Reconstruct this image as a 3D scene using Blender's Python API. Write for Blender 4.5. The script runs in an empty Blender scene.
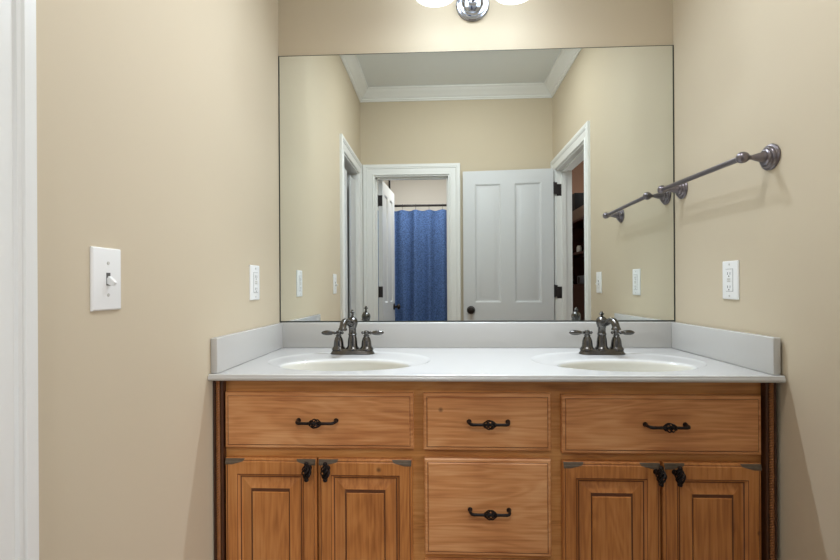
import bpy, bmesh, math, random
from math import pi, sin, cos, radians as R
from mathutils import Vector, Matrix

random.seed(7)
scene = bpy.context.scene
COL = scene.collection

# ------------------------------------------------------------------ camera
CAM = Vector((-0.1297, -1.7618, 1.1379))
YAW, ROLL, FPX, PY = 0.0440, -0.0056, 453.448, 286.17
cam_data = bpy.data.cameras.new('camera')
cam = bpy.data.objects.new('camera', cam_data)
COL.objects.link(cam)
fw = Vector((-sin(YAW), cos(YAW), 0))
rt = Vector((cos(YAW), sin(YAW), 0))
up = Vector((0, 0, 1))
cx_ = cos(ROLL) * rt + sin(ROLL) * up
cy_ = -sin(ROLL) * rt + cos(ROLL) * up
mw = Matrix((cx_, cy_, -fw)).transposed().to_4x4()
mw.translation = CAM
cam.matrix_world = mw
cam_data.sensor_fit = 'HORIZONTAL'
cam_data.sensor_width = 36.0
cam_data.lens = FPX / 840 * 36.0
cam_data.shift_y = (PY - 280.0) / 840.0
cam_data.clip_start = 0.01
scene.camera = cam

# ------------------------------------------------------------------ world, area lights, exposure
world = bpy.data.worlds.new('world')
scene.world = world
world.use_nodes = True
world.node_tree.nodes['Background'].inputs[0].default_value = (0.05, 0.05, 0.05, 1)
world.node_tree.nodes['Background'].inputs[1].default_value = 1.0


def area_light(name, loc, size, size_y, power, color, rot=(0, 0, 0)):
    d = bpy.data.lights.new(name, 'AREA')
    d.shape = 'RECTANGLE'
    d.size, d.size_y, d.energy, d.color = size, size_y, power, color
    o = bpy.data.objects.new(name, d)
    o.location, o.rotation_euler = loc, rot
    COL.objects.link(o)
    return o


area_light('ceiling_fill', (0.06, -0.95, 2.62), 0.7, 0.3, 11.0, (0.94, 0.97, 1.0), (R(-14), 0, 0))  # added soft fill for the far wall, no ceiling lamp behind it
area_light('tub_room_light', (-0.3, -2.60, 2.55), 0.5, 0.4, 22.0, (0.95, 0.97, 1.0))
area_light('tub_room_fill', (-0.33, -2.80, 2.45), 0.6, 0.3, 6.5, (0.97, 0.98, 1.0), (R(50), 0, 0))  # added fill thrown through the doorway at the vanity front
area_light('bedroom_fill', (3.1, -2.55, 1.5), 1.3, 1.3, 64.0, (0.97, 0.97, 1.0), (0, R(90), 0))  # added fill for the left wall, no window is there
area_light('bedroom_light', (2.1, -3.3, 2.55), 0.4, 0.4, 6.0, (1.0, 0.85, 0.7))

LAMP_POWER = 72.0
SHADE_GLOW = 1.3
scene.view_settings.view_transform = 'Standard'
scene.view_settings.look = 'None'
scene.view_settings.gamma = 1.0
scene.view_settings.use_curve_mapping = False
scene.view_settings.exposure = -0.11


# ------------------------------------------------------------------ materials
def srgb(r, g, b):
    def f(c):
        c /= 255.0
        return c / 12.92 if c <= 0.04045 else ((c + 0.055) / 1.055) ** 2.4
    return (f(r), f(g), f(b), 1.0)


def new_mat(name):
    m = bpy.data.materials.new(name)
    m.use_nodes = True
    nt = m.node_tree
    b = nt.nodes['Principled BSDF']
    return m, nt, b


def simple(name, col, rough=0.5, metal=0.0, noise=0.0, nscale=8.0, bump=0.0, bscale=200.0, spec=None, coat=0.0):
    m, nt, b = new_mat(name)
    b.inputs['Base Color'].default_value = col
    b.inputs['Roughness'].default_value = rough
    b.inputs['Metallic'].default_value = metal
    if spec is not None:
        b.inputs['Specular IOR Level'].default_value = spec
    if coat:
        b.inputs['Coat Weight'].default_value = coat
        b.inputs['Coat Roughness'].default_value = 0.08
    tc = nt.nodes.new('ShaderNodeTexCoord')
    if noise:
        n = nt.nodes.new('ShaderNodeTexNoise')
        n.inputs['Scale'].default_value = nscale
        n.inputs['Detail'].default_value = 4
        nt.links.new(tc.outputs['Object'], n.inputs['Vector'])
        mx = nt.nodes.new('ShaderNodeMix')
        mx.data_type = 'RGBA'
        mx.inputs[6].default_value = tuple(c * (1 - noise) for c in col[:3]) + (1,)
        mx.inputs[7].default_value = tuple(min(1, c * (1 + noise)) for c in col[:3]) + (1,)
        nt.links.new(n.outputs['Fac'], mx.inputs[0])
        nt.links.new(mx.outputs[2], b.inputs['Base Color'])
    if bump:
        n2 = nt.nodes.new('ShaderNodeTexNoise')
        n2.inputs['Scale'].default_value = bscale
        n2.inputs['Detail'].default_value = 3
        nt.links.new(tc.outputs['Object'], n2.inputs['Vector'])
        bp = nt.nodes.new('ShaderNodeBump')
        bp.inputs['Strength'].default_value = bump
        bp.inputs['Distance'].default_value = 0.001
        nt.links.new(n2.outputs['Fac'], bp.inputs['Height'])
        nt.links.new(bp.outputs['Normal'], b.inputs['Normal'])
    return m


def wood(name, light, mid, dark, axis='X', knots=True, rough=0.38):
    """honey stained alder: stretched grain, cathedral waves, a few pin knots"""
    m, nt, b = new_mat(name)
    L = nt.links
    tc = nt.nodes.new('ShaderNodeTexCoord')
    oi = nt.nodes.new('ShaderNodeObjectInfo')
    mul = nt.nodes.new('ShaderNodeMath'); mul.operation = 'MULTIPLY'; mul.inputs[1].default_value = 7.3
    L.new(oi.outputs['Random'], mul.inputs[0])
    cmb = nt.nodes.new('ShaderNodeCombineXYZ')
    for i in range(3):
        L.new(mul.outputs[0], cmb.inputs[i])
    add = nt.nodes.new('ShaderNodeVectorMath'); add.operation = 'ADD'
    L.new(tc.outputs['Object'], add.inputs[0]); L.new(cmb.outputs[0], add.inputs[1])
    mp = nt.nodes.new('ShaderNodeMapping')
    mp.inputs['Scale'].default_value = (0.16, 1, 1) if axis == 'X' else (1, 1, 0.16)
    L.new(add.outputs[0], mp.inputs['Vector'])
    # broad cathedral figure
    n1 = nt.nodes.new('ShaderNodeTexNoise'); n1.inputs['Scale'].default_value = 9; n1.inputs['Detail'].default_value = 3
    n1.inputs['Distortion'].default_value = 0.6
    L.new(mp.outputs[0], n1.inputs['Vector'])
    sc = nt.nodes.new('ShaderNodeMath'); sc.operation = 'MULTIPLY'; sc.inputs[1].default_value = 70
    L.new(n1.outputs['Fac'], sc.inputs[0])
    sn = nt.nodes.new('ShaderNodeMath'); sn.operation = 'SINE'
    L.new(sc.outputs[0], sn.inputs[0])
    # fine fibre
    mp2 = nt.nodes.new('ShaderNodeMapping')
    mp2.inputs['Scale'].default_value = (0.04, 1, 1) if axis == 'X' else (1, 1, 0.04)
    L.new(add.outputs[0], mp2.inputs['Vector'])
    n2 = nt.nodes.new('ShaderNodeTexNoise'); n2.inputs['Scale'].default_value = 170; n2.inputs['Detail'].default_value = 3
    L.new(mp2.outputs[0], n2.inputs['Vector'])
    # blotches
    n3 = nt.nodes.new('ShaderNodeTexNoise'); n3.inputs['Scale'].default_value = 5; n3.inputs['Detail'].default_value = 2
    L.new(add.outputs[0], n3.inputs['Vector'])
    f1 = nt.nodes.new('ShaderNodeMath'); f1.operation = 'MULTIPLY_ADD'; f1.inputs[1].default_value = 0.06; f1.inputs[2].default_value = 0.0
    L.new(sn.outputs[0], f1.inputs[0])
    f2 = nt.nodes.new('ShaderNodeMath'); f2.operation = 'MULTIPLY_ADD'; f2.inputs[1].default_value = 0.55
    L.new(n2.outputs['Fac'], f2.inputs[0]); L.new(f1.outputs[0], f2.inputs[2])
    f3 = nt.nodes.new('ShaderNodeMath'); f3.operation = 'MULTIPLY_ADD'; f3.inputs[1].default_value = 0.55
    L.new(n3.outputs['Fac'], f3.inputs[0]); L.new(f2.outputs[0], f3.inputs[2])
    cr = nt.nodes.new('ShaderNodeValToRGB')
    cr.color_ramp.elements[0].position = 0.30; cr.color_ramp.elements[0].color = dark
    cr.color_ramp.elements[1].position = 0.85; cr.color_ramp.elements[1].color = light
    e = cr.color_ramp.elements.new(0.56); e.color = mid
    L.new(f3.outputs[0], cr.inputs['Fac'])
    out = cr.outputs['Color']
    if knots:
        v = nt.nodes.new('ShaderNodeTexVoronoi'); v.inputs['Scale'].default_value = 6.5
        L.new(add.outputs[0], v.inputs['Vector'])
        kr = nt.nodes.new('ShaderNodeValToRGB')
        kr.color_ramp.elements[0].position = 0.025; kr.color_ramp.elements[0].color = (1, 1, 1, 1)
        kr.color_ramp.elements[1].position = 0.06; kr.color_ramp.elements[1].color = (0, 0, 0, 1)
        L.new(v.outputs['Distance'], kr.inputs['Fac'])
        kf = nt.nodes.new('ShaderNodeMath'); kf.operation = 'MULTIPLY'; kf.inputs[1].default_value = 0.75
        L.new(kr.outputs['Color'], kf.inputs[0])
        mx = nt.nodes.new('ShaderNodeMix'); mx.data_type = 'RGBA'
        L.new(kf.outputs[0], mx.inputs[0]); L.new(out, mx.inputs[6])
        mx.inputs[7].default_value = (0.07, 0.03, 0.012, 1)
        out = mx.outputs[2]
    L.new(out, b.inputs['Base Color'])
    b.inputs['Roughness'].default_value = rough
    bp = nt.nodes.new('ShaderNodeBump'); bp.inputs['Strength'].default_value = 0.12; bp.inputs['Distance'].default_value = 0.0006
    L.new(n2.outputs['Fac'], bp.inputs['Height']); L.new(bp.outputs['Normal'], b.inputs['Normal'])
    return m


M = {}
M['wall'] = simple('wall_paint', srgb(205, 191, 166), 0.75, noise=0.025, nscale=2.2, bump=0.10, bscale=140)
M['ceiling'] = simple('ceiling_paint', srgb(230, 233, 232), 0.85, noise=0.02, nscale=3, bump=0.15, bscale=110)
M['trim'] = simple('trim_gloss_white', srgb(236, 236, 232), 0.35, noise=0.01, nscale=6)
M['door'] = simple('door_white', srgb(212, 213, 213), 0.4, noise=0.012, nscale=6, bump=0.04, bscale=300)
M['floor'] = simple('floor_tile', srgb(140, 122, 102), 0.35, noise=0.08, nscale=5)
M['tub_wall'] = simple('tub_room_paint', srgb(222, 214, 204), 0.75, noise=0.02, nscale=3, bump=0.08, bscale=140)
M['closet'] = simple('closet_painted_shade', srgb(18, 16, 15), 0.9, noise=0.1)  # near-black colour stands in for shade inside the closet
M['brown_wall'] = simple('brown_paint', srgb(118, 86, 66), 0.8, noise=0.05, nscale=3, bump=0.08, bscale=140)
M['marble'] = simple('cultured_marble', srgb(196, 194, 190), 0.16, noise=0.012, nscale=9, coat=0.3)
M['bowl'] = simple('bowl_glaze', srgb(203, 200, 189), 0.14, noise=0.012, nscale=9, coat=0.3)
M['frame_wood'] = wood('frame_wood', srgb(216, 160, 98), srgb(198, 136, 74), srgb(160, 100, 50), 'X', knots=False)
M['drawer_wood'] = wood('drawer_wood', srgb(228, 174, 124), srgb(207, 143, 89), srgb(170, 104, 58), 'X')
M['door_wood'] = wood('door_wood', srgb(208, 146, 86), srgb(190, 123, 64), srgb(150, 88, 42), 'Z')
M['glaze'] = simple('dark_glaze', srgb(92, 52, 28), 0.5, noise=0.3, nscale=30)
M['worn'] = simple('worn_glaze', srgb(96, 82, 66), 0.6, noise=0.45, nscale=60)
M['dark_wood'] = simple('dark_trim_wood', srgb(72, 40, 20), 0.42, noise=0.3, nscale=40)
M['rope_wood'] = simple('rope_wood', srgb(150, 96, 52), 0.5, noise=0.3, nscale=80)
M['iron'] = simple('oil_rubbed_iron', srgb(34, 28, 27), 0.42, metal=0.6, noise=0.3, nscale=120)
M['pewter'] = simple('dark_pewter', srgb(100, 98, 96), 0.20, metal=1.0, noise=0.22, nscale=60)
M['pewter_bar'] = simple('brushed_pewter', srgb(132, 126, 132), 0.28, metal=1.0, noise=0.12, nscale=60)
M['bronze'] = simple('dark_bronze', srgb(52, 46, 44), 0.35, metal=0.8)
M['hinge'] = simple('hinge_bronze', srgb(66, 62, 62), 0.4, metal=0.7)
M['chrome'] = simple('polished_chrome', srgb(176, 182, 194), 0.14, metal=1.0)
M['plastic'] = simple('white_plastic', srgb(240, 240, 238), 0.3)
M['slot'] = simple('slot_grey', srgb(90, 88, 84), 0.6)
M['screw'] = simple('screw_paint', srgb(205, 203, 196), 0.4)
M['drain'] = simple('drain_metal', srgb(120, 114, 108), 0.3, metal=1.0)
M['edge'] = simple('mirror_edge', srgb(70, 74, 68), 0.5, metal=0.3)
M['black'] = simple('matte_black', srgb(14, 13, 14), 0.5)
M['dark_cab'] = simple('mahogany', srgb(66, 30, 20), 0.4, noise=0.35, nscale=20)
M['cornice'] = simple('greyed_wood', srgb(128, 108, 94), 0.6, noise=0.2, nscale=20)
M['grey_item'] = simple('grey_plastic', srgb(110, 116, 128), 0.5)
M['rod'] = simple('rod_bronze', srgb(44, 40, 38), 0.4, metal=0.7)
M['bulb'] = None

# mirror
m, nt, b = new_mat('silvered_glass')
b.inputs['Base Color'].default_value = (0.84, 0.875, 0.85, 1)
b.inputs['Metallic'].default_value = 1.0
b.inputs['Roughness'].default_value = 0.0
M['mirror'] = m

# blue woven curtain
m, nt, b = new_mat('blue_woven_cloth')
tc = nt.nodes.new('ShaderNodeTexCoord')
v = nt.nodes.new('ShaderNodeTexVoronoi'); v.inputs['Scale'].default_value = 120
mpn = nt.nodes.new('ShaderNodeMapping'); mpn.inputs['Scale'].default_value = (1, 1, 1.6)
nt.links.new(tc.outputs['UV'], mpn.inputs['Vector']); nt.links.new(mpn.outputs[0], v.inputs['Vector'])
cr = nt.nodes.new('ShaderNodeValToRGB')
cr.color_ramp.elements[0].position = 0.15; cr.color_ramp.elements[0].color = srgb(28, 46, 82)
cr.color_ramp.elements[1].position = 0.6; cr.color_ramp.elements[1].color = srgb(78, 108, 160)
nt.links.new(v.outputs['Distance'], cr.inputs['Fac'])
nt.links.new(cr.outputs['Color'], b.inputs['Base Color'])
b.inputs['Roughness'].default_value = 0.85
M['curtain'] = m

# frosted glass shade: lets the bulb through, scatters some, glows
m = bpy.data.materials.new('frosted_glass')
m.use_nodes = True
nt = m.node_tree
nt.nodes.clear()
o_ = nt.nodes.new('ShaderNodeOutputMaterial')
tr = nt.nodes.new('ShaderNodeBsdfTransparent'); tr.inputs[0].default_value = (0.50, 0.50, 0.50, 1)
df = nt.nodes.new('ShaderNodeBsdfDiffuse'); df.inputs[0].default_value = (0.9, 0.9, 0.88, 1)
em = nt.nodes.new('ShaderNodeEmission'); em.inputs[0].default_value = (0.84, 0.93, 1.0, 1); em.inputs[1].default_value = SHADE_GLOW
tl = nt.nodes.new('ShaderNodeBsdfTranslucent'); tl.inputs[0].default_value = (0.9, 0.92, 0.94, 1)
m2 = nt.nodes.new('ShaderNodeMixShader'); m2.inputs[0].default_value = 0.5
nt.links.new(df.outputs[0], m2.inputs[1]); nt.links.new(tl.outputs[0], m2.inputs[2])
mx = nt.nodes.new('ShaderNodeMixShader'); mx.inputs[0].default_value = 0.12
ad = nt.nodes.new('ShaderNodeAddShader')
nt.links.new(tr.outputs[0], mx.inputs[1]); nt.links.new(m2.outputs[0], mx.inputs[2])
nt.links.new(mx.outputs[0], ad.inputs[0]); nt.links.new(em.outputs[0], ad.inputs[1])
nt.links.new(ad.outputs[0], o_.inputs[0])
M['shade'] = m

# floor tile with grout
nt = M['floor'].node_tree
b = nt.nodes['Principled BSDF']
br = nt.nodes.new('ShaderNodeTexBrick')
br.offset = 0.0
br.inputs['Color1'].default_value = srgb(142, 124, 104); br.inputs['Color2'].default_value = srgb(132, 114, 94)
br.inputs['Mortar'].default_value = srgb(140, 126, 108); br.inputs['Scale'].default_value = 1.0
br.inputs['Brick Width'].default_value = 0.3; br.inputs['Row Height'].default_value = 0.3; br.inputs['Mortar Size'].default_value = 0.004
tc = nt.nodes.new('ShaderNodeTexCoord')
nt.links.new(tc.outputs['Object'], br.inputs['Vector']); nt.links.new(br.outputs['Color'], b.inputs['Base Color'])


# ------------------------------------------------------------------ mesh builder
class MB:
    def __init__(self):
        self.bm = bmesh.new()
        self.uv = None

    def box(self, x0, x1, y0, y1, z0, z1, bev=0.0, seg=2, mi=0, mat=None):
        t = bmesh.new()
        bmesh.ops.create_cube(t, size=1.0)
        for v in t.verts:
            v.co = Vector(((x0 + x1) / 2 + v.co.x * (x1 - x0), (y0 + y1) / 2 + v.co.y * (y1 - y0), (z0 + z1) / 2 + v.co.z * (z1 - z0)))
        if bev:
            bmesh.ops.bevel(t, geom=list(t.edges), offset=bev, segments=seg, profile=0.5, affect='EDGES')
        self._merge(t, mi, mat)
        return self

    def _merge(self, t, mi=0, mat=None):
        vm = {}
        for v in t.verts:
            vm[v] = self.bm.verts.new(mat @ v.co if mat is not None else v.co)
        for f in t.faces:
            try:
                nf = self.bm.faces.new([vm[v] for v in f.verts])
                nf.material_index = mi or f.material_index
            except ValueError:
                pass
        t.free()

    def lathe(self, prof, segs=32, mat=None, mi=0, cap=True):
        """prof: (radius, z) from bottom to top, turned about z"""
        t = bmesh.new()
        rings = []
        for r, z in prof:
            if r < 1e-6:
                rings.append([t.verts.new((0, 0, z))])
            else:
                rings.append([t.verts.new((r * cos(2 * pi * i / segs), r * sin(2 * pi * i / segs), z)) for i in range(segs)])
        for a, b_ in zip(rings, rings[1:]):
            for i in range(segs):
                j = (i + 1) % segs
                if len(a) == 1 and len(b_) == 1:
                    continue
                if len(a) == 1:
                    t.faces.new((a[0], b_[j], b_[i]))
                elif len(b_) == 1:
                    t.faces.new((a[i], a[j], b_[0]))
                else:
                    t.faces.new((a[i], a[j], b_[j], b_[i]))
        if cap:
            if len(rings[0]) > 1:
                t.faces.new(list(reversed(rings[0])))
            if len(rings[-1]) > 1:
                t.faces.new(rings[-1])
        self._merge(t, mi, mat)
        return self

    def tube(self, pts, rad, segs=12, mi=0, closed=False, mat=None):
        pts = [Vector(p) for p in pts]
        n = len(pts)
        rads = rad if isinstance(rad, (list, tuple)) else [rad] * n
        t = bmesh.new()
        prev = None
        rings = []
        for i, p in enumerate(pts):
            if closed:
                d = (pts[(i + 1) % n] - pts[i - 1]).normalized()
            else:
                d = (pts[min(i + 1, n - 1)] - pts[max(i - 1, 0)]).normalized()
            if prev is None:
                a = Vector((0, 0, 1)) if abs(d.z) < 0.9 else Vector((1, 0, 0))
                u = d.cross(a).normalized()
            else:
                u = (prev - d * prev.dot(d)).normalized()
            prev = u
            w = d.cross(u)
            rings.append([t.verts.new(p + rads[i] * (cos(2 * pi * k / segs) * u + sin(2 * pi * k / segs) * w)) for k in range(segs)])
        m_ = n if closed else n - 1
        for i in range(m_):
            a, b_ = rings[i], rings[(i + 1) % n]
            for k in range(segs):
                j = (k + 1) % segs
                t.faces.new((a[k], a[j], b_[j], b_[k]))
        if not closed:
            t.faces.new(list(reversed(rings[0])))
            t.faces.new(rings[-1])
        self._merge(t, mi, mat)
        return self

    def loft(self, rings, mis=None, close_first=True, close_last=True):
        """rings: lists of equal length of points; mis[i] = material of the band after ring i"""
        vs = [[self.bm.verts.new(p) for p in r] for r in rings]
        n = len(vs[0])
        for i, (a, b_) in enumerate(zip(vs, vs[1:])):
            for k in range(n):
                j = (k + 1) % n
                f = self.bm.faces.new((a[k], a[j], b_[j], b_[k]))
                f.material_index = mis[i] if mis else 0
        if close_first:
            self.bm.faces.new(list(reversed(vs[0])))
        if close_last:
            f = self.bm.faces.new(vs[-1])
            f.material_index = mis[-1] if mis and len(mis) >= len(rings) else 0
        return self

    def sweep(self, frames, prof, closed=False):
        """frames: list of functions profile(p,q)->point; prof closed polygon"""
        rings = [[f(p, q) for p, q in prof] for f in frames]
        vs = [[self.bm.verts.new(p) for p in r] for r in rings]
        n = len(prof)
        L_ = len(vs)
        for i in range(L_ if closed else L_ - 1):
            a, b_ = vs[i], vs[(i + 1) % L_]
            for k in range(n):
                j = (k + 1) % n
                self.bm.faces.new((a[k], a[j], b_[j], b_[k]))
        if not closed:
            self.bm.faces.new(list(reversed(vs[0])))
            self.bm.faces.new(vs[-1])
        return self

    def build(self, name, mats, parent=None, loc=(0, 0, 0), rot=(0, 0, 0), smooth=35.0, kind=None, merge=True):
        bm = self.bm
        if merge:
            bmesh.ops.remove_doubles(bm, verts=list(bm.verts), dist=1e-6)
        bmesh.ops.recalc_face_normals(bm, faces=list(bm.faces))
        me = bpy.data.meshes.new(name)
        if smooth:
            for f in bm.faces:
                f.smooth = True
            lim = R(smooth)
            for e in bm.edges:
                if len(e.link_faces) == 2:
                    e.smooth = e.calc_face_angle(0.0) < lim
                else:
                    e.smooth = False
        bm.to_mesh(me)
        bm.free()
        if not isinstance(mats, (list, tuple)):
            mats = [mats]
        for m_ in mats:
            me.materials.append(m_)
        o = bpy.data.objects.new(name, me)
        o.location, o.rotation_euler = loc, rot
        if parent is not None:
            o.parent = parent
        if kind:
            o['kind'] = kind
        COL.objects.link(o)
        return o


def thing(name, label, cat, loc=(0, 0, 0), rot=(0, 0, 0), group=None):
    o = bpy.data.objects.new(name, None)
    o.empty_display_size = 0.05
    COL.objects.link(o)
    o.location, o.rotation_euler = loc, rot
    tag(o, label, cat, group)
    return o


def tag(o, label, cat, group=None):
    o['label'], o['category'] = label, cat
    if group:
        o['group'] = group
    return o


def copy_tree(o, parent=None):
    c = o.copy()
    COL.objects.link(c)
    c.parent = parent
    for ch in list(o.children):
        copy_tree(ch, c)
    return c


def struct(name, mb, mat, parent=None, **k):
    return mb.build(name, mat, parent, kind=None if parent else 'structure', **k)


W2 = 0.762          # half the room's width
FAR = -1.85         # wall behind the camera
CEIL = 2.7015
TH = 0.12           # wall thickness

# ------------------------------------------------------------------ setting: shell
struct('floor', MB().box(-2.0, 3.4, -4.4, 0.15, -0.1, 0.0), M['floor'], smooth=0)
struct('ceiling', MB().box(-2.0, 3.4, -4.4, 0.15, CEIL, CEIL + 0.1), M['ceiling'], smooth=0)
struct('wall_back', MB().box(-W2 - TH, W2 + TH, 0.0055, 0.0055 + TH, 0.0, CEIL), M['wall'], smooth=0)
DZ = 2.034           # top of the door openings
LY0, LY1 = -1.169, -1.768      # closet opening in the left wall
RY0, RY1 = -1.036, -1.769      # opening in the right wall
TX0, TX1 = -0.664, -0.042      # tub room opening in the far wall
struct('wall_left', MB().box(-W2 - TH, -W2, LY0, 0.0055, 0, CEIL).box(-W2 - TH, -W2, FAR, LY1, 0, CEIL).box(-W2 - TH, -W2, LY1, LY0, DZ, CEIL), M['wall'], smooth=0, merge=False)
struct('wall_right', MB().box(W2, W2 + TH, RY0, 0.0055, 0, CEIL).box(W2, W2 + TH, FAR, RY1, 0, CEIL).box(W2, W2 + TH, RY1, RY0, DZ, CEIL), M['wall'], smooth=0, merge=False)
struct('wall_far', MB().box(-1.6, TX0, FAR - TH, FAR, 0, CEIL).box(TX1, W2 + TH, FAR - TH, FAR, 0, CEIL).box(TX0, TX1, FAR - TH, FAR, DZ, CEIL), M['wall'], smooth=0, merge=False)
# tub room beyond the far wall
struct('wall_tub_back', MB().box(-1.6, 0.7, -3.72, -3.60, 0, CEIL), M['tub_wall'], smooth=0)
struct('wall_tub_left', MB().box(-1.6, -1.48, -3.60, FAR - TH, 0, CEIL), M['tub_wall'], smooth=0)
struct('wall_tub_right', MB().box(0.58, 0.70, -3.60, FAR - TH, 0, CEIL), M['tub_wall'], smooth=0)
# closet behind the left wall
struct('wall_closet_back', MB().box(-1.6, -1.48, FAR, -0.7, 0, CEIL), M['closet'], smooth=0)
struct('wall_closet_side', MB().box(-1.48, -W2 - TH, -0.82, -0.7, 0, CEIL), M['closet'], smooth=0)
# bedroom beyond the right wall
struct('wall_bedroom_far', MB().box(0.70, 3.3, -4.12, -4.0, 0, CEIL), M['brown_wall'], smooth=0)
struct('wall_bedroom_right', MB().box(3.18, 3.3, -4.0, 0.0, 0, CEIL), M['brown_wall'], smooth=0)
struct('wall_bedroom_near', MB().box(W2 + TH, 3.3, 0.0055, 0.1255, 0, CEIL), M['brown_wall'], smooth=0)

# crown moulding round the bathroom: (out from wall, down from ceiling)
CR = [(0, 0), (0.078, 0), (0.078, 0.012), (0.070, 0.016), (0.066, 0.024), (0.056, 0.034), (0.042, 0.044), (0.030, 0.056),
      (0.022, 0.064), (0.016, 0.068), (0.016, 0.076), (0.009, 0.080), (0.009, 0.088), (0, 0.088)]


def corner(sx, sy, x, y):
    return lambda p, q: Vector((x + sx * p, y + sy * p, CEIL - q))


struct('trim_1', MB().sweep([corner(1, -1, -W2, 0.0055), corner(1, 1, -W2, FAR), corner(-1, 1, W2, FAR), corner(-1, -1, W2, 0.0055)], CR, closed=True), M['trim'])

# door casings: (across from the opening outwards, out of the wall)
CS = [(0.004, 0), (0.004, 0.008), (0.007, 0.012), (0.013, 0.012), (0.016, 0.0075), (0.022, 0.0085), (0.050, 0.0125), (0.054, 0.0125),
      (0.057, 0.0165), (0.062, 0.0180), (0.065, 0.0150), (0.068, 0.0185), (0.086, 0.0195), (0.090, 0.016), (0.090, 0)]


def casing(name, org, u, n, u0, u1, far_w=None):
    """U shaped casing round an opening u0..u1 along u, standing on the floor"""
    u, n, org = Vector(u), Vector(n), Vector(org)
    z = Vector((0, 0, 1))
    def fr(uu, zz, su, sz):
        return lambda p, q: org + u * (uu + su * (p - 0.014)) + z * (zz + sz * (p - 0.014)) + n * q
    frames = [fr(u0, 0, -1, 0), fr(u0, DZ, -1, 1), fr(u1, DZ, 1, 1), fr(u1, 0, 1, 0)]
    struct(name, MB().sweep(frames, CS), M['trim'])


casing('trim_2', (-W2, 0, 0), (0, -1, 0), (1, 0, 0), -LY0, -LY1)
casing('trim_3', (W2, 0, 0), (0, -1, 0), (-1, 0, 0), -RY0, -RY1)
casing('trim_4', (0, FAR, 0), (1, 0, 0), (0, 1, 0), TX0, TX1)


def jamb(name, axis, a0, a1, d0, d1, s0, s1):
    """lining of an opening: a0..a1 along the wall, d0..d1 through it, stop between s0 and s1"""
    b_ = MB()
    t = 0.019
    def bx(p0, p1, q0, q1, z0, z1):
        if axis == 'x':
            b_.box(p0, p1, q0, q1, z0, z1, 0.001, 1)
        else:
            b_.box(q0, q1, p0, p1, z0, z1, 0.001, 1)
    e = 0.001
    bx(a0 + e, a0 + t, d0, d1, 0, DZ - e); bx(a1 - t, a1 - e, d0, d1, 0, DZ - e); bx(a0 + t, a1 - t, d0, d1, DZ - t, DZ - e)
    k = 0.011
    bx(a0 + t, a0 + t + k, s0, s1, 0, DZ - t); bx(a1 - t - k, a1 - t, s0, s1, 0, DZ - t); bx(a0 + t, a1 - t, s0, s1, DZ - t - k, DZ - t)
    return struct(name, b_, M['trim'])


jamb('trim_5', 'y', LY1, LY0, -W2 - TH, -W2, -W2 - 0.108, -W2 - 0.082)
right_jamb = jamb('trim_6', 'y', RY1, RY0, W2, W2 + TH, W2 + 0.040, W2 + 0.075)
jamb('trim_7', 'x', TX0, TX1, FAR - TH, FAR, FAR - 0.080, FAR - 0.045)

# baseboards
BB = [(0, 0), (0.013, 0), (0.013, 0.085), (0.010, 0.095), (0.006, 0.100), (0, 0.104)]
def base(name, p0, p1, n):
    p0, p1, n = Vector(p0), Vector(p1), Vector(n)
    f = lambda P: (lambda p, q: P + n * p + Vector((0, 0, q)))
    struct(name, MB().sweep([f(p0), f(p1)], BB), M['trim'])
base('baseboard_left', (-W2, -0.56, 0), (-W2, LY0 + 0.077, 0), (1, 0, 0))
base('baseboard_right', (W2, -0.56, 0), (W2, RY0 + 0.077, 0), (-1, 0, 0))
base('baseboard_far', (TX1 + 0.077, FAR, 0), (W2, FAR, 0), (0, 1, 0))


# ------------------------------------------------------------------ panel doors of the room
def rect(x0, x1, z0, z1, y):
    return [Vector((x0, y, z0)), Vector((x1, y, z0)), Vector((x1, y, z1)), Vector((x0, y, z1))]


def panel_face(b_, x0, x1, z0, z1, panels, y, s, k=1.0):
    """one face of a moulded door: grid with sunken raised panels; s = +1 faces +y"""
    xs = sorted({x0, x1} | {p[0] for p in panels} | {p[1] for p in panels})
    zs = sorted({z0, z1} | {p[2] for p in panels} | {p[3] for p in panels})
    for xa, xb in zip(xs, xs[1:]):
        for za, zb in zip(zs, zs[1:]):
            if any(p[0] <= xa and xb <= p[1] and p[2] <= za and zb <= p[3] for p in panels):
                continue
            b_.bm.faces.new([b_.bm.verts.new(v) for v in rect(xa, xb, za, zb, y)])
    for (pa, pb, pc, pd) in panels:
        rings = []
        for ins, dep in ((0, 0), (0.004, 0.002), (0.012, 0.009), (0.020, 0.010), (0.024, 0.010), (0.046, 0.0035), (0.049, 0.003)):
            rings.append(rect(pa + ins, pb - ins, pc + ins, pd - ins, y - s * dep * k))
        b_.loft(rings, close_first=False)


def door_leaf(w, h, panels, t=0.035, k=1.0):
    """leaf from x=0 (hinge) to x=w, y 0..-t, z 0..h"""
    b_ = MB()
    panel_face(b_, 0, w, 0, h, panels, 0.0, 1, k)
    panel_face(b_, 0, w, 0, h, panels, -t, -1, k)
    for (x0, x1) in ((0, 0), (w, w)):
        b_.bm.faces.new([b_.bm.verts.new(v) for v in (Vector((x0, 0, 0)), Vector((x0, -t, 0)), Vector((x0, -t, h)), Vector((x0, 0, h)))])
    for z in (0, h):
        b_.bm.faces.new([b_.bm.verts.new(v) for v in (Vector((0, 0, z)), Vector((w, 0, z)), Vector((w, -t, z)), Vector((0, -t, z)))])
    return b_


def knob_mb():
    # turned about z, base at z=0
    return MB().lathe([(0.0, 0), (0.030, 0), (0.032, 0.003), (0.030, 0.007), (0.022, 0.010), (0.012, 0.013), (0.0105, 0.026),
                       (0.016, 0.032), (0.025, 0.038), (0.0275, 0.046), (0.025, 0.054), (0.016, 0.060), (0.0, 0.062)], 32)


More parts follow.
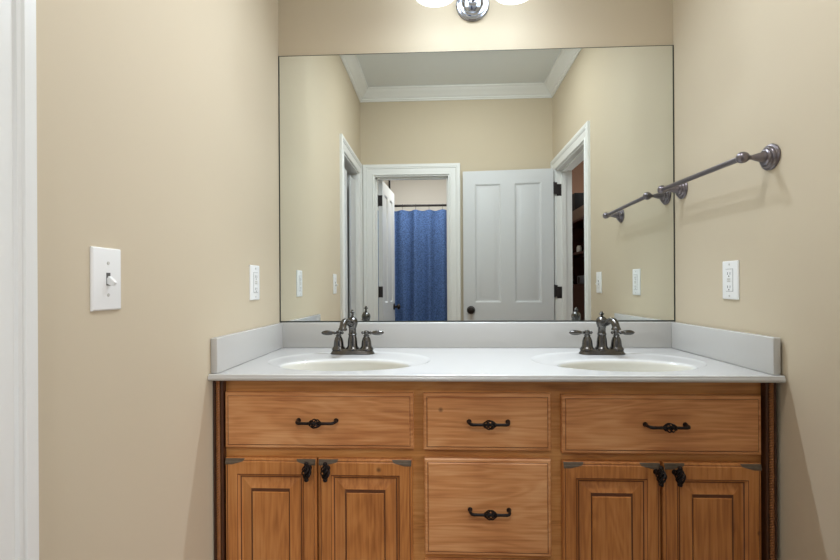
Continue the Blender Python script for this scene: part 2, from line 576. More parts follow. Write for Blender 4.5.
def hinge_mb(l=0.09):
    b_ = MB().box(-0.001, 0.0015, -0.031, -0.003, -l / 2, l / 2, 0.0005, 1)
    b_.lathe([(0.0, -l / 2 - 0.006), (0.004, -l / 2 - 0.004), (0.0055, -l / 2), (0.0055, l / 2), (0.004, l / 2 + 0.004), (0, l / 2 + 0.006)], 12, Matrix.Translation((-0.004, 0.004, 0)))
    return b_


def tall_panels(w):
    s, mrail = 0.092, 0.105
    xm = w / 2
    a = (s, xm - mrail / 2)
    c = (xm + mrail / 2, w - s)
    zs = ((0.235, 0.78), (0.985, 1.905))
    return [(p[0], p[1], q[0], q[1]) for q in zs for p in (a, c)]


# door_1: the open four panel door lying near the far wall, hinged on the right wall's opening
wd = 0.690
d1 = struct('door_1', door_leaf(wd, 2.008, tall_panels(wd)), M['door'], loc=(0.744, -1.752, 0.012), rot=(0, 0, 0), smooth=25)
# the leaf runs from the hinge towards -x, its y=0 face turned to the mirror
d1.rotation_euler = (0, 0, pi + R(4.6))
d1.location = (0.744, -1.777, 0.024)
tag(d1, 'open white four-panel door standing in front of the far wall', 'door')
k = knob_mb().build('door_knob', M['bronze'], d1, loc=(wd - 0.058, -0.035, 0.925), rot=(pi / 2, 0, 0))
for z in (0.25, 1.072, 1.856):
    h = MB().box(-0.0015, 0.0, -0.034, -0.002, -0.045, 0.045).box(-0.026, -0.001, -0.0375, -0.0345, -0.045, 0.045, 0.0005, 1)
    h.lathe([(0, -0.05), (0.004, -0.049), (0.0055, -0.045), (0.0055, 0.045), (0.004, 0.049), (0, 0.05)], 12, Matrix.Translation((-0.003, -0.041, 0)))
    h.build('door_hinge', M['hinge'], d1, loc=(0, 0, z))
    MB().box(W2 + 0.003, W2 + 0.040, RY1 + 0.0188, RY1 + 0.0205, z + 0.012 - 0.045, z + 0.012 + 0.045, 0.0004, 1).build('hinge_leaf', M['hinge'], right_jamb)

# door_2: the tub room door, swung open into the tub room
wd2 = 0.571
d2 = struct('door_2', door_leaf(wd2, 2.003, tall_panels(wd2)), M['door'], smooth=25)
d2.location = (-0.601, FAR - TH - 0.002, 0.012)
d2.rotation_euler = (0, 0, -pi / 2 + R(4.2))
tag(d2, 'white panelled door swung open into the tub room', 'door')
for s, loc, rot in ((1, (wd2 - 0.058, 0.0, 0.935), (-pi / 2, 0, 0)),):
    knob_mb().build('door_knob', M['bronze'], d2, loc=loc, rot=rot)
for z in (0.25, 1.080, 1.835):
    h = MB().box(-0.0018, 0.0, -0.036, 0.0, -0.045, 0.045, 0.0003, 1)
    h.lathe([(0, -0.05), (0.004, -0.049), (0.0055, -0.045), (0.0055, 0.045), (0.004, 0.049), (0, 0.05)], 12, Matrix.Translation((-0.003, -0.039, 0)))
    h.build('door_hinge', M['hinge'], d2, loc=(0, 0, z))

# closet doors in the left wall: two leaves a hand apart
lw1 = 0.240
d3 = struct('door_3', door_leaf(lw1, 1.945, [(0.05, lw1 - 0.05, 0.2, 0.8), (0.05, lw1 - 0.05, 0.98, 1.84)], 0.03), M['door'], smooth=25)
d3.rotation_euler = (0, 0, -pi / 2)
d3.location = (-W2 - 0.022, LY0 - 0.020, 0.012)
tag(d3, 'narrow white closet door leaf nearer the vanity, in the left wall', 'door')
lw2 = 0.195
d4 = struct('door_4', door_leaf(lw2, 1.945, [(0.045, lw2 - 0.045, 0.2, 0.8), (0.045, lw2 - 0.045, 0.98, 1.84)], 0.012, 0.4), M['door'], smooth=25)
d4.rotation_euler = (0, 0, -pi / 2)
d4.location = (-W2 - 0.022, -1.550, 0.012)
tag(d4, 'narrow white closet door leaf beyond the dark gap, in the left wall', 'door')

# ------------------------------------------------------------------ vanity cabinet
van = thing('vanity_cabinet', 'honey-stained wood vanity cabinet under the white double-sink top', 'cabinet', (0, -0.51, 0))
FY = 0.0   # face of the face frame, local y (world -0.51)
body = MB()
body.box(-0.757, -0.739, FY + 0.018, 0.50, 0.10, 0.884, 0.001, 1)
body.box(0.7335, 0.7515, FY + 0.018, 0.50, 0.10, 0.884, 0.001, 1)
body.box(-0.739, 0.733, FY + 0.018, 0.50, 0.10, 0.116)
body.box(-0.739, 0.733, 0.49, 0.50, 0.116, 0.884)
body.box(-0.757, 0.751, FY + 0.07, FY + 0.085, 0.0, 0.10)
body.box(-0.196, -0.184, FY + 0.018, 0.49, 0.116, 0.884)
body.box(0.176, 0.188, FY + 0.018, 0.49, 0.116, 0.884)
body.build('carcass', M['frame_wood'], van, merge=False)
fr = MB()
for z0, z1 in ((0.838, 0.884), (0.655, 0.705), (0.100, 0.135)):
    fr.box(-0.739, 0.733, FY, FY + 0.018, z0, z1, 0.0008, 1)
for z0, z1 in ((0.390, 0.415),):
    fr.box(-0.184, 0.176, FY, FY + 0.018, z0, z1, 0.0008, 1)
for x0, x1 in ((-0.739, -0.700), (-0.215, -0.165), (0.157, 0.207), (0.690, 0.733), (-0.480, -0.460), (0.448, 0.468)):
    fr.box(x0, x1, FY + 0.0004, FY + 0.0184, 0.10, 0.884, 0.0008, 1)
fr.build('face_frame', M['frame_wood'], van, merge=False)

# rope moulding up both front corners
def corner_strip(xc):
    rp = MB()
    rp.box(-0.0135, 0.0135, 0.0, 0.0365, 0.10, 0.884, 0.0008, 1)
    for sx in (-1, 1):
        rp.lathe([(0.0, 0.101), (0.0032, 0.101), (0.0032, 0.8835), (0, 0.8835)], 10, Matrix.Translation((sx * 0.0102, 0.0, 0)))
    st = rp.build('corner_strip', M['dark_wood'], van, loc=(xc, FY - 0.0185, 0), merge=False)
    rp = MB()
    K = 6
    N = 110 * K
    for ph in (0, pi):
        pts = [(0.0034 * cos(pi * i / K + ph), 0.0034 * sin(pi * i / K + ph), 0.101 + 0.781 * i / N) for i in range(N + 1)]
        rp.tube(pts, 0.0027, 6)
    rp.build('rope_molding', M['rope_wood'], st, loc=(0, -0.0012, 0), smooth=60)


corner_strip(-0.7465)
corner_strip(0.7390)


def rring(x0, x1, z0, z1, ins, y):
    return rect(x0 + ins, x1 - ins, z0 + ins, z1 - ins, y)


def drawer_front(w, h):
    x0, x1, z0, z1 = -w / 2, w / 2, -h / 2, h / 2
    seq = [(0, 0.0, 0), (0, -0.013, 0), (0.003, -0.0162, 0), (0.0088, -0.0168, 1), (0.0100, -0.0168, 0), (0.0122, -0.0198, 0), (0.014, -0.020, 0)]
    return MB().loft([rring(x0, x1, z0, z1, i, y) for i, y, m_ in seq], [m_ for i, y, m_ in seq])


def cab_door(w, h):
    x0, x1, z0, z1 = -w / 2, w / 2, -h / 2, h / 2
    seq = [(0, 0.0, 0), (0, -0.013, 0), (0.003, -0.0165, 0), (0.006, -0.0170, 1), (0.0075, -0.0170, 0), (0.010, -0.020, 0),
           (0.0335, -0.020, 0), (0.035, -0.0185, 1), (0.0365, -0.0185, 0), (0.039, -0.0155, 0), (0.042, -0.013, 1), (0.045, -0.012, 0),
           (0.049, -0.0105, 0), (0.074, -0.0175, 1), (0.0755, -0.0165, 1), (0.0775, -0.0165, 0), (0.079, -0.0195, 0)]
    def top_drop(i):
        return 0.0 if i < 0.03 else (0.0145 if i > 0.077 else 0.0085)
    b_ = MB().loft([rring(x0, x1, z0, z1 - top_drop(i), i, y) for i, y, m_ in seq], [m_ for i, y, m_ in seq])
    # finish rubbed through to grey along the top edge, out at both corners
    for sx in (-1, 1):
        xa, xb = (x0 + 0.002, x0 + 0.055) if sx < 0 else (x1 - 0.055, x1 - 0.002)
        rows = []
        for y, dz, cut in ((-0.0150, 0.0010, 0.0), (-0.0176, 0.0030, 0.0), (-0.0190, 0.0085, 0.004), (-0.0206, 0.0105, 0.012), (-0.0206, 0.0165, 0.034)):
            a_, c_ = (xa, xb - cut) if sx < 0 else (xa + cut, xb)
            rows.append([b_.bm.verts.new((a_, y, z1 - dz)), b_.bm.verts.new((c_, y, z1 - dz))])
        for ra, rb in zip(rows, rows[1:]):
            f_ = b_.bm.faces.new((ra[0], ra[1], rb[1], rb[0]))
            f_.material_index = 2
    return b_


def cage(b_, n, half, rad, wire, axis='x', turns=0.5):
    """twisted bird-cage of n wires along the axis"""
    for k_ in range(n):
        pts = []
        for i in range(17):
            t = i / 16
            a = 2 * pi * k_ / n + 2 * pi * turns * t
            r = rad * sin(pi * t) ** 0.8 + 0.001
            q = -half + 2 * half * t
            pts.append((q, r * cos(a), r * sin(a)) if axis == 'x' else (r * cos(a), r * sin(a), q))
        b_.tube(pts, wire, 6)


def pull_mb():
    b_ = MB()
    for s in (-1, 1):
        b_.tube([(s * 0.052, 0.0, 0), (s * 0.0525, -0.010, 0), (s * 0.052, -0.019, 0), (s * 0.049, -0.0245, -0.0005), (s * 0.043, -0.027, -0.001),
                 (s * 0.030, -0.027, -0.001), (s * 0.016, -0.027, -0.001)],
                [0.0050, 0.0040, 0.0040, 0.0042, 0.0042, 0.0038, 0.0042], 10)
        b_.lathe([(0, 0), (0.0065, 0), (0.0065, 0.002), (0.005, 0.004), (0, 0.004)], 14, Matrix.Translation((s * 0.052, 0, 0)) @ Matrix.Rotation(pi / 2, 4, 'X'))
    t = MB()
    cage(t, 6, 0.0175, 0.0105, 0.0019)
    for v in t.bm.verts:
        v.co += Vector((0, -0.027, -0.001))
    b_._merge(t.bm)
    b_.lathe([(0, -0.017), (0.004, -0.016), (0.0045, 0), (0.004, 0.016), (0, 0.017)], 10, Matrix.Translation((0, -0.027, -0.001)) @ Matrix.Rotation(pi / 2, 4, 'Y'))
    return b_


def cage_knob_mb():
    b_ = MB()
    b_.lathe([(0, 0), (0.0075, 0), (0.0075, 0.002), (0.005, 0.005), (0.0042, 0.012), (0.0048, 0.022), (0.0, 0.026)], 14, Matrix.Rotation(pi / 2, 4, 'X'))
    t = MB()
    cage(t, 6, 0.020, 0.0105, 0.0022, 'z')
    for v in t.bm.verts:
        v.co += Vector((0, -0.029, 0))
    b_._merge(t.bm)
    for s in (-1, 1):
        b_.lathe([(0, -0.006), (0.005, -0.004), (0.0066, 0), (0.005, 0.004), (0.0, 0.006)], 12, Matrix.Translation((0, -0.029, s * 0.0215)))
    b_.lathe([(0, -0.02), (0.0052, -0.018), (0.006, 0), (0.0052, 0.018), (0, 0.02)], 10, Matrix.Translation((0, -0.029, 0)))
    return b_


pull_proto = None
for (x0, x1, z0, z1, px) in ((-0.729, -0.204, 0.692, 0.846, -0.468), (-0.177, 0.168, 0.691, 0.846, -0.001), (0.196, 0.717, 0.686, 0.843, 0.4655),
                             (-0.175, 0.167, 0.406, 0.668, 0.0005), (-0.175, 0.167, 0.130, 0.390, 0.0005)):
    d = drawer_front(x1 - x0, z1 - z0).build('drawer', [M['drawer_wood'], M['glaze']], van, loc=((x0 + x1) / 2, FY - 0.0005, (z0 + z1) / 2), smooth=20)
    zc = {0.406: 0.533, 0.130: 0.255}.get(z0, 0.771 if x0 < 0 else 0.767) - (z0 + z1) / 2
    lx = px - (x0 + x1) / 2
    if pull_proto is None:
        pull_proto = pull_mb().build('drawer_pull', M['iron'], d, loc=(lx, -0.0195, zc), smooth=50)
    else:
        p_ = pull_proto.copy(); COL.objects.link(p_); p_.parent = d; p_.location = (lx, -0.0195, zc)
knob_proto = None
for (x0, x1, kx) in ((-0.729, -0.4725, -0.491), (-0.467, -0.208, -0.440), (0.197, 0.455, 0.441), (0.4615, 0.716, 0.489)):
    z0, z1 = 0.130, 0.664
    d = cab_door(x1 - x0, z1 - z0).build('door', [M['door_wood'], M['glaze'], M['worn']], van, loc=((x0 + x1) / 2, FY - 0.0005, (z0 + z1) / 2), smooth=20, merge=False)
    loc = (kx - (x0 + x1) / 2, -0.0195, 0.641 - (z0 + z1) / 2)
    if knob_proto is None:
        knob_proto = cage_knob_mb().build('door_pull', M['iron'], d, loc=loc, smooth=50)
    else:
        p_ = knob_proto.copy(); COL.objects.link(p_); p_.parent = d; p_.location = loc

# ------------------------------------------------------------------ vanity top with two moulded basins
top = thing('sink_counter', 'white cultured marble double-sink counter with splash boards on the wood cabinet', 'counter', (0, 0, 0.9))
TX, TYF, TYB, TT = 0.7605, -0.559, 0.0045, 0.0165
OC, OA, OB = (-0.300), 0.262, 0.196      # outer oval: centre y, half axes
BX = 0.422
ct = MB()
bmv = ct.bm
YF = TYF + 0.011


def rect_hit(cx, cy, a, x0, x1, y0, y1):
    dx, dy = cos(a), sin(a)
    t = 1e9
    if dx > 1e-9: t = min(t, (x1 - cx) / dx)
    if dx < -1e-9: t = min(t, (x0 - cx) / dx)
    if dy > 1e-9: t = min(t, (y1 - cy) / dy)
    if dy < -1e-9: t = min(t, (y0 - cy) / dy)
    return cx + t * dx, cy + t * dy


NSEG = 96
for s in (-1, 1):
    cxx = s * BX
    x0, x1 = (-TX, 0.0) if s < 0 else (0.0, TX - 0.005)
    angs = [2 * pi * i / NSEG for i in range(NSEG)]
    for X_ in (x0, x1):
        for Y_ in (YF, TYB):
            angs.append(math.atan2(Y_ - OC, X_ - cxx) % (2 * pi))
    angs = sorted(set(angs))
    inn, outr = [], []
    for a in angs:
        # point on the ellipse along this ray
        t = 1 / math.sqrt((cos(a) / OA) ** 2 + (sin(a) / OB) ** 2)
        inn.append(bmv.verts.new((cxx + t * cos(a), OC + t * sin(a), 0)))
        hx, hy = rect_hit(cxx, OC, a, x0, x1, YF, TYB)
        outr.append(bmv.verts.new((hx, hy, 0)))
    for i in range(len(angs)):
        j = (i + 1) % len(angs)
        bmv.faces.new((inn[i], inn[j], outr[j], outr[i]))
    # basin, a part of its own
    sb = MB()
    rings = []
    BC, BA, BB_ = -0.383, 0.198, 0.118
    def ell(u, z, ca=None):
        cy = OC + (BC - OC) * u; a_ = OA + (BA - OA) * u; b__ = OB + (BB_ - OB) * u
        r_ = []
        for a in angs:
            t = 1 / math.sqrt((cos(a) / OA) ** 2 + (sin(a) / OB) ** 2)
            th = math.atan2(t * sin(a) / OB, t * cos(a) / OA)
            r_.append(Vector((cxx + a_ * cos(th), cy + b__ * sin(th), z)))
        return r_
    for u, z in ((0, 0), (0.05, -0.0005), (0.12, -0.0018), (0.20, -0.0024), (0.4, -0.0028), (0.75, -0.0032), (0.93, -0.0036), (0.975, -0.0045)):
        rings.append(ell(u, z))
    th_list = []
    for a in angs:
        t = 1 / math.sqrt((cos(a) / OA) ** 2 + (sin(a) / OB) ** 2)
        th_list.append(math.atan2(t * sin(a) / OB, t * cos(a) / OA))
    for k_, z in ((0.988, -0.0085), (0.972, -0.016), (0.945, -0.028), (0.91, -0.045), (0.86, -0.065), (0.78, -0.088), (0.66, -0.108), (0.50, -0.122), (0.30, -0.130), (0.115, -0.1335)):
        cy = BC + (1 - k_) * 0.02
        rings.append([Vector((cxx + BA * k_ * cos(th), cy + (BB_ * k_ if k_ > 0.2 else BA * k_) * sin(th), z)) for th in th_list])
    sb.loft(rings, [0] * 8 + [1] * 12, close_first=False, close_last=True)
    so = sb.build('sink_basin', [M['marble'], M['bowl']], top, smooth=50)
    MB().lathe([(0, 0.001), (0.010, 0.0012), (0.011, 0.0045), (0.016, 0.005), (0.0185, 0.002), (0.022, 0.0012), (0.0235, -0.001), (0.0235, -0.004), (0, -0.004)][::-1], 32).build(
        'drain', M['drain'], so, loc=(cxx, BC + 0.0178, -0.1328))
# front edge profile, swept along the front (y out, z)
EP = [(YF, 0), (YF - 0.001, 0.0012), (YF - 0.004, 0.0015), (YF - 0.0065, 0.0005), (YF - 0.008, -0.0022), (YF - 0.0078, -0.0045), (YF - 0.0095, -0.0052),
      (TYF + 0.0003, -0.0075), (TYF, -0.010), (TYF + 0.0005, -0.013), (TYF + 0.003, -0.0158), (TYF + 0.006, -TT)]
row = []
for xx in (-TX, TX - 0.005):
    row.append([bmv.verts.new((xx, y, z)) for y, z in EP] + [bmv.verts.new((xx, TYB, -TT)), bmv.verts.new((xx, TYB, 0))])
for i in range(len(EP) - 1):
    bmv.faces.new((row[0][i], row[0][i + 1], row[1][i + 1], row[1][i]))
for side in row:
    bmv.faces.new(side)
n_ = len(EP)
# back edge strip; underside left open around the bowls
bmv.faces.new((row[0][n_], row[0][n_ + 1], row[1][n_ + 1], row[1][n_]))
for (ya, yb) in ((TYF + 0.006, TYF + 0.05),):
    bmv.faces.new([bmv.verts.new(v) for v in ((-TX, ya, -TT), (TX - 0.005, ya, -TT), (TX - 0.005, yb, -TT), (-TX, yb, -TT))])
ct.build('slab', M['marble'], top, smooth=40)
MB().box(-TX, TX - 0.005, -0.020, 0.0050, 0.0, 0.0985, 0.003, 3).build('backsplash', M['marble'], top)
ss = MB().box(-0.0195, 0.0, -0.541, -0.0195, 0.0002, 0.0985, 0.003, 3).build('side_splash', M['marble'], top, loc=(-W2 + 0.0200, 0, 0))
s2 = ss.copy(); COL.objects.link(s2); s2.location = (W2 - 0.0050, 0, 0)

# ------------------------------------------------------------------ wall mirror
mir = thing('wall_mirror', 'large frameless wall mirror above the vanity top', 'mirror', (0, 0, 1.0))
MB().box(-0.7575, 0.7575, -0.0002, 0.0050, 0.003, 1.046, 0.0006, 1).build('mirror_glass', M['mirror'], mir, smooth=0)
ed = MB()
ed.box(-0.7610, -0.7580, -0.0015, 0.0052, 0.0, 1.0475).box(0.7580, 0.7610, -0.0015, 0.0052, 0.0, 1.0475)
ed.box(-0.7610, 0.7610, -0.0015, 0.0052, -0.001, 0.0026).box(-0.7610, 0.7610, -0.0008, 0.0052, 1.0463, 1.0475)
ed.build('edge_channel', M['edge'], mir, merge=False, smooth=0)


# ------------------------------------------------------------------ faucets
def make_faucet():
    root = thing('faucet', 'x', 'faucet', (0, 0, 0), group='pewter faucets on the vanity top')
    # base plate: rounded, stepped
    b_ = MB()
    def stad(hx, hy, z, y=0):
        pts = []
        for i in range(48):
            a = 2 * pi * i / 48
            r_ = hy
            pts.append(Vector(((hx - r_) * (1 if cos(a) >= 0 else -1) * (1 if abs(cos(a)) > 1e-6 else 0) + r_ * cos(a), r_ * sin(a), z)))
        return pts
    b_.loft([stad(0.079, 0.026, 0), stad(0.079, 0.026, 0.003), stad(0.0765, 0.0245, 0.005), stad(0.074, 0.0235, 0.010), stad(0.068, 0.0205, 0.016), stad(0.064, 0.0185, 0.0185)])
    b_.build('base_plate', M['pewter'], root, smooth=50)
    # spout column
    b_ = MB().lathe([(0.0250, 0.014), (0.0245, 0.018), (0.0225, 0.022), (0.0195, 0.025), (0.0178, 0.030), (0.0172, 0.042), (0.0160, 0.054), (0.0138, 0.064), (0.0136, 0.066), (0.0155, 0.068), (0.0158, 0.071),
                     (0.0138, 0.073), (0.0130, 0.077), (0.0130, 0.092), (0.0150, 0.094), (0.0152, 0.097), (0.0165, 0.101), (0.0185, 0.107), (0.0190, 0.113), (0.0180, 0.119), (0.0145, 0.126),
                     (0.0085, 0.130), (0.0055, 0.132), (0.0, 0.132)], 32)
    pts, rad = [], []
    for (y, z, r_) in ((-0.006, 0.108, 0.0115), (-0.020, 0.108, 0.0108), (-0.032, 0.111, 0.0104), (-0.044, 0.117, 0.0106), (-0.056, 0.1205, 0.0112), (-0.067, 0.1185, 0.0118),
                       (-0.075, 0.112, 0.0122), (-0.079, 0.104, 0.0124), (-0.0802, 0.0985, 0.0126), (-0.0803, 0.098, 0.0146), (-0.0805, 0.0945, 0.0150), (-0.0808, 0.091, 0.0156), (-0.0808, 0.0905, 0.0120), (-0.0808, 0.089, 0.0115)):
        pts.append((0, y, z)); rad.append(r_)
    b_.tube(pts, rad, 20)
    sp = b_.build('spout', M['pewter'], root, smooth=45)
    MB().lathe([(0.0, 0.126), (0.0052, 0.126), (0.0048, 0.143), (0.0060, 0.145), (0.0088, 0.1475), (0.0090, 0.1495), (0.0062, 0.1510), (0.0042, 0.1530), (0.0040, 0.1555), (0.0026, 0.1575), (0, 0.158)], 20).build(
        'lift_rod_finial', M['pewter'], sp)
    # lever handles
    for s in (-1, 1):
        b_ = MB().lathe([(0.0250, 0.014), (0.0245, 0.018), (0.0225, 0.022), (0.0195, 0.025), (0.0182, 0.029), (0.0178, 0.036), (0.0165, 0.046), (0.0135, 0.056), (0.0095, 0.062), (0.0110, 0.0640), (0.0110, 0.066),
                         (0.0080, 0.068), (0.0080, 0.071), (0.0098, 0.074), (0.0098, 0.079), (0.0070, 0.0825), (0.0, 0.084)], 28)
        h_ = b_.build('handle', M['pewter'], root, loc=(s * 0.0500, 0, 0), smooth=45)
        l = MB().tube([(-0.019 * s, 0, 0.0740), (-0.0165 * s, 0, 0.0745), (-0.013 * s, 0, 0.0745), (-0.0105 * s, 0, 0.0745), (-0.007 * s, 0, 0.0745), (0.007 * s, 0, 0.0745), (0.012 * s, 0, 0.0745),
                       (0.0135 * s, 0, 0.0745), (0.017 * s, 0, 0.0745), (0.019 * s, 0, 0.0745), (0.025 * s, 0, 0.0745), (0.035 * s, 0, 0.0745), (0.046 * s, 0, 0.0745), (0.055 * s, 0, 0.0745), (0.060 * s, 0, 0.0745), (0.063 * s, 0, 0.0745)],
                      [0.001, 0.0045, 0.006, 0.0045, 0.0035, 0.0040, 0.0045, 0.0062, 0.0060, 0.0045, 0.0070, 0.0088, 0.0090, 0.0070, 0.0042, 0.0010], 16)
        l.build('lever', M['pewter'], h_, smooth=60)
    return root


f1 = make_faucet()
f1.location = (-0.4435, -0.150, 0.8976)
f1['label'] = 'dark pewter two-lever faucet behind the left sink basin'
f2 = copy_tree(f1)
f2.location = (0.4345, -0.150, 0.8976)
f2['label'] = 'dark pewter two-lever faucet behind the right sink basin'
for ch in f2.children:
    if ch.name.startswith('spout'):
        ch.rotation_euler = (0, 0, R(14))
        for g in ch.children:
            g.location.z = -0.0085
for ch in f1.children:
    if ch.name.startswith('spout'):
        ch.rotation_euler = (0, 0, R(-13))


# ------------------------------------------------------------------ vanity light above the mirror
vl = thing('vanity_light', 'two-shade chrome vanity light on the wall above the mirror', 'wall light', (0.0, 0, 2.2265))
MB().lathe([(0.064, 0.0), (0.064, 0.006), (0.060, 0.010), (0.054, 0.011), (0.052, 0.015), (0.048, 0.017), (0.041, 0.018), (0.039, 0.022), (0.034, 0.027), (0.026, 0.032), (0.016, 0.035), (0, 0.036)], 48).build(
    'backplate', M['chrome'], vl, loc=(0.0025, 0.0050, 0), rot=(pi / 2, 0, 0))
LZ, LY = 0.100, -0.146
arm = MB()
pts = []
for i in range(13):
    t = i / 12
    pts.append((0.0025, -0.030 - 0.10 * sin(t * pi / 2), 0.00 + 0.165 * (1 - cos(t * pi / 2))))
arm.tube(pts, 0.007, 12)
arm.tube([(-0.155, -0.130, 0.165), (-0.07, -0.130, 0.165), (0.0025, -0.130, 0.165), (0.075, -0.130, 0.165), (0.16, -0.130, 0.165)], 0.008, 12)
arm.build('arm', M['chrome'], vl)
for sx in (-0.1405, 0.1405):
    hol = MB().lathe([(0.030, -0.022), (0.031, -0.016), (0.022, -0.008), (0.014, 0.0), (0.012, 0.014), (0, 0.016)], 24)
    hol.build('socket_cup', M['chrome'], vl, loc=(sx, -0.138, 0.160))
    shp = [(0.028, 0.138), (0.034, 0.130), (0.044, 0.110), (0.051, 0.085), (0.056, 0.055), (0.061, 0.020), (0.066, -0.015), (0.072, -0.040), (0.0755, -0.050)]
    inn = [(r_ - 0.0025, z) for r_, z in reversed(shp)]
    sh = MB().lathe(shp + inn, 40, cap=False).build('shade', M['shade'], vl, loc=(sx, LY, 0), smooth=60)
    bl = MB().lathe([(0.0, 0.065), (0.012, 0.068), (0.022, 0.078), (0.027, 0.092), (0.026, 0.104), (0.018, 0.122), (0.013, 0.136), (0.0, 0.137)], 24)
    m_ = bpy.data.materials.get('frosted_bulb')
    if m_ is None:
        m_ = bpy.data.materials.new('frosted_bulb')
        m_.use_nodes = True
        nt = m_.node_tree
        nt.nodes.clear()
        o_ = nt.nodes.new('ShaderNodeOutputMaterial')
        tr = nt.nodes.new('ShaderNodeBsdfTransparent')
        em = nt.nodes.new('ShaderNodeEmission'); em.inputs[0].default_value = (1, 0.96, 0.9, 1); em.inputs[1].default_value = 8.0
        ad = nt.nodes.new('ShaderNodeAddShader')
        nt.links.new(tr.outputs[0], ad.inputs[0]); nt.links.new(em.outputs[0], ad.inputs[1])
        nt.links.new(ad.outputs[0], o_.inputs[0])
    bl.build('bulb', m_, vl, loc=(sx, LY, 0), smooth=60)
    ld = bpy.data.lights.new('bulb_light', 'SPOT')
    ld.spot_size = R(178)
    ld.spot_blend = 1.0
    ld.energy = LAMP_POWER
    ld.color = (0.76, 0.87, 1.0)
    ld.shadow_soft_size = 0.020
    lo = bpy.data.objects.new('bulb_light', ld)
    COL.objects.link(lo)
    lo.parent = vl
    lo.location = (sx, LY, 0.098)
    lo.rotation_euler = (R(-34), 0, 0)

# ------------------------------------------------------------------ towel bar
tb = thing('towel_bar', 'dark pewter towel bar on the right wall beside the mirror', 'towel bar', (W2, -0.281, 1.4835), (0.018, 0, 0))
MB().tube([(-0.075, -0.222, 0), (-0.075, 0.222, 0)], 0.0080, 20).build('bar', M['pewter_bar'], tb)
for y in (-0.222, 0.222):
    ro = MB().lathe([(0.0345, 0.0), (0.0352, 0.004), (0.0335, 0.007), (0.0290, 0.0085), (0.0285, 0.0115), (0.0265, 0.0140), (0.0225, 0.0150), (0.0220, 0.0180), (0.0195, 0.0205), (0.0150, 0.0215), (0.0, 0.0215)], 40)
    r_ = ro.build('rosette', M['pewter_bar'], tb, loc=(-0.0005, y, 0), rot=(0, -pi / 2, 0))
    MB().lathe([(0.0145, 0.020), (0.0125, 0.024), (0.0115, 0.034), (0.0080, 0.046), (0.0058, 0.053), (0.0065, 0.056), (0.0065, 0.058), (0.0080, 0.0595), (0.0122, 0.0645), (0.0148, 0.070), (0.0155, 0.075),
                (0.0148, 0.080), (0.0122, 0.0855), (0.007, 0.0892), (0, 0.0905)], 28).build('post', M['pewter_bar'], r_)


# ------------------------------------------------------------------ switches and outlets
def plate_mb():
    w, h, t = 0.0375, 0.059, 0.006
    return MB().loft([rect(-w, w, -h, h, 0), rect(-w, w, -h, h, -0.0025), rect(-w + 0.0025, w - 0.0025, -h + 0.0025, h - 0.0025, -0.0050), rect(-w + 0.006, w - 0.006, -h + 0.006, h - 0.006, -t)])


def screw(p, z, y=-0.006):
    b_ = MB().lathe([(0, 0), (0.0034, 0), (0.0032, 0.0008), (0, 0.0012)], 14, Matrix.Translation((0, y, z)) @ Matrix.Rotation(pi / 2, 4, 'X'))
    b_.box(-0.0028, 0.0028, y - 0.0015, y - 0.0009, z - 0.0004, z + 0.0004)
    b_.build('screw', M['screw'], p)


def toggle_switch(label, y, z, rz, x):
    r_ = thing('light_switch', label, 'light switch', (x, y, z), (0, 0, rz))
    plate_mb().build('cover_plate', M['plastic'], r_, smooth=25)
    MB().box(-0.005, 0.005, -0.0066, -0.0058, -0.012, 0.012).build('slot', M['slot'], r_, smooth=0)
    rings = []
    for w, hh, l in ((0.0042, 0.0075, 0.0), (0.0040, 0.0062, 0.006), (0.0036, 0.0045, 0.014), (0.0028, 0.0035, 0.0165)):
        rings.append([Vector((-w, -l, -hh)), Vector((w, -l, -hh)), Vector((w, -l, hh)), Vector((-w, -l, hh))])
    MB().loft(rings).build('toggle', M['plastic'], r_, loc=(0, -0.0055, -0.001), rot=(R(32), 0, 0), smooth=25)
    screw(r_, 0.030); screw(r_, -0.030)
    return r_


def gfci(label, y, z, rz, x):
    r_ = thing('wall_outlet', label, 'outlet', (x, y, z), (0, 0, rz))
    plate_mb().build('cover_plate', M['plastic'], r_, smooth=25)
    f = MB().box(-0.0165, 0.0165, -0.0075, -0.005, -0.0335, 0.0335, 0.0008, 1).build('receptacle', M['plastic'], r_)
    for s in (-1, 1):
        zc = s * 0.0205
        for xa, xb in ((-0.0070, -0.0050), (0.0050, 0.0066)):
            MB().box(xa, xb, -0.0079, -0.0074, zc - 0.004, zc + 0.004).build('slot', M['slot'], f, smooth=0)
        MB().lathe([(0, 0), (0.0024, 0), (0.0024, 0.0004), (0, 0.0004)], 10, Matrix.Translation((0, -0.0075, zc - 0.0085)) @ Matrix.Rotation(pi / 2, 4, 'X')).build('ground_hole', M['slot'], f)
        MB().box(-0.0075, 0.0075, -0.0088, -0.0074, s * 0.00325 - 0.00225, s * 0.00325 + 0.00225, 0.0004, 1).build('button', M['screw'], f)
    MB().loft([rect(-0.0174, 0.0174, -0.0344, 0.0344, -0.0058), rect(-0.0174, 0.0174, -0.0344, 0.0344, -0.0064), rect(-0.0160, 0.0160, -0.033, 0.033, -0.0064)]).build('gap', M['slot'], f, smooth=0)
    screw(r_, 0.048); screw(r_, -0.048)
    return r_


LW, RW = pi / 2, -pi / 2
toggle_switch('white toggle switch alone on the left wall, near the door casing', -0.932, 1.1545, LW, -W2 + 0.0004)
gfci('white outlet plate on the left wall, close to the mirror', -0.246, 1.153, LW, -W2 + 0.0004)
gfci('white outlet plate on the right wall below the towel bar', -0.333, 1.151, RW, W2 - 0.0004)
toggle_switch('white switch plate seen in the mirror beside the right doorway', -0.818, 1.153, RW, W2 - 0.0004)

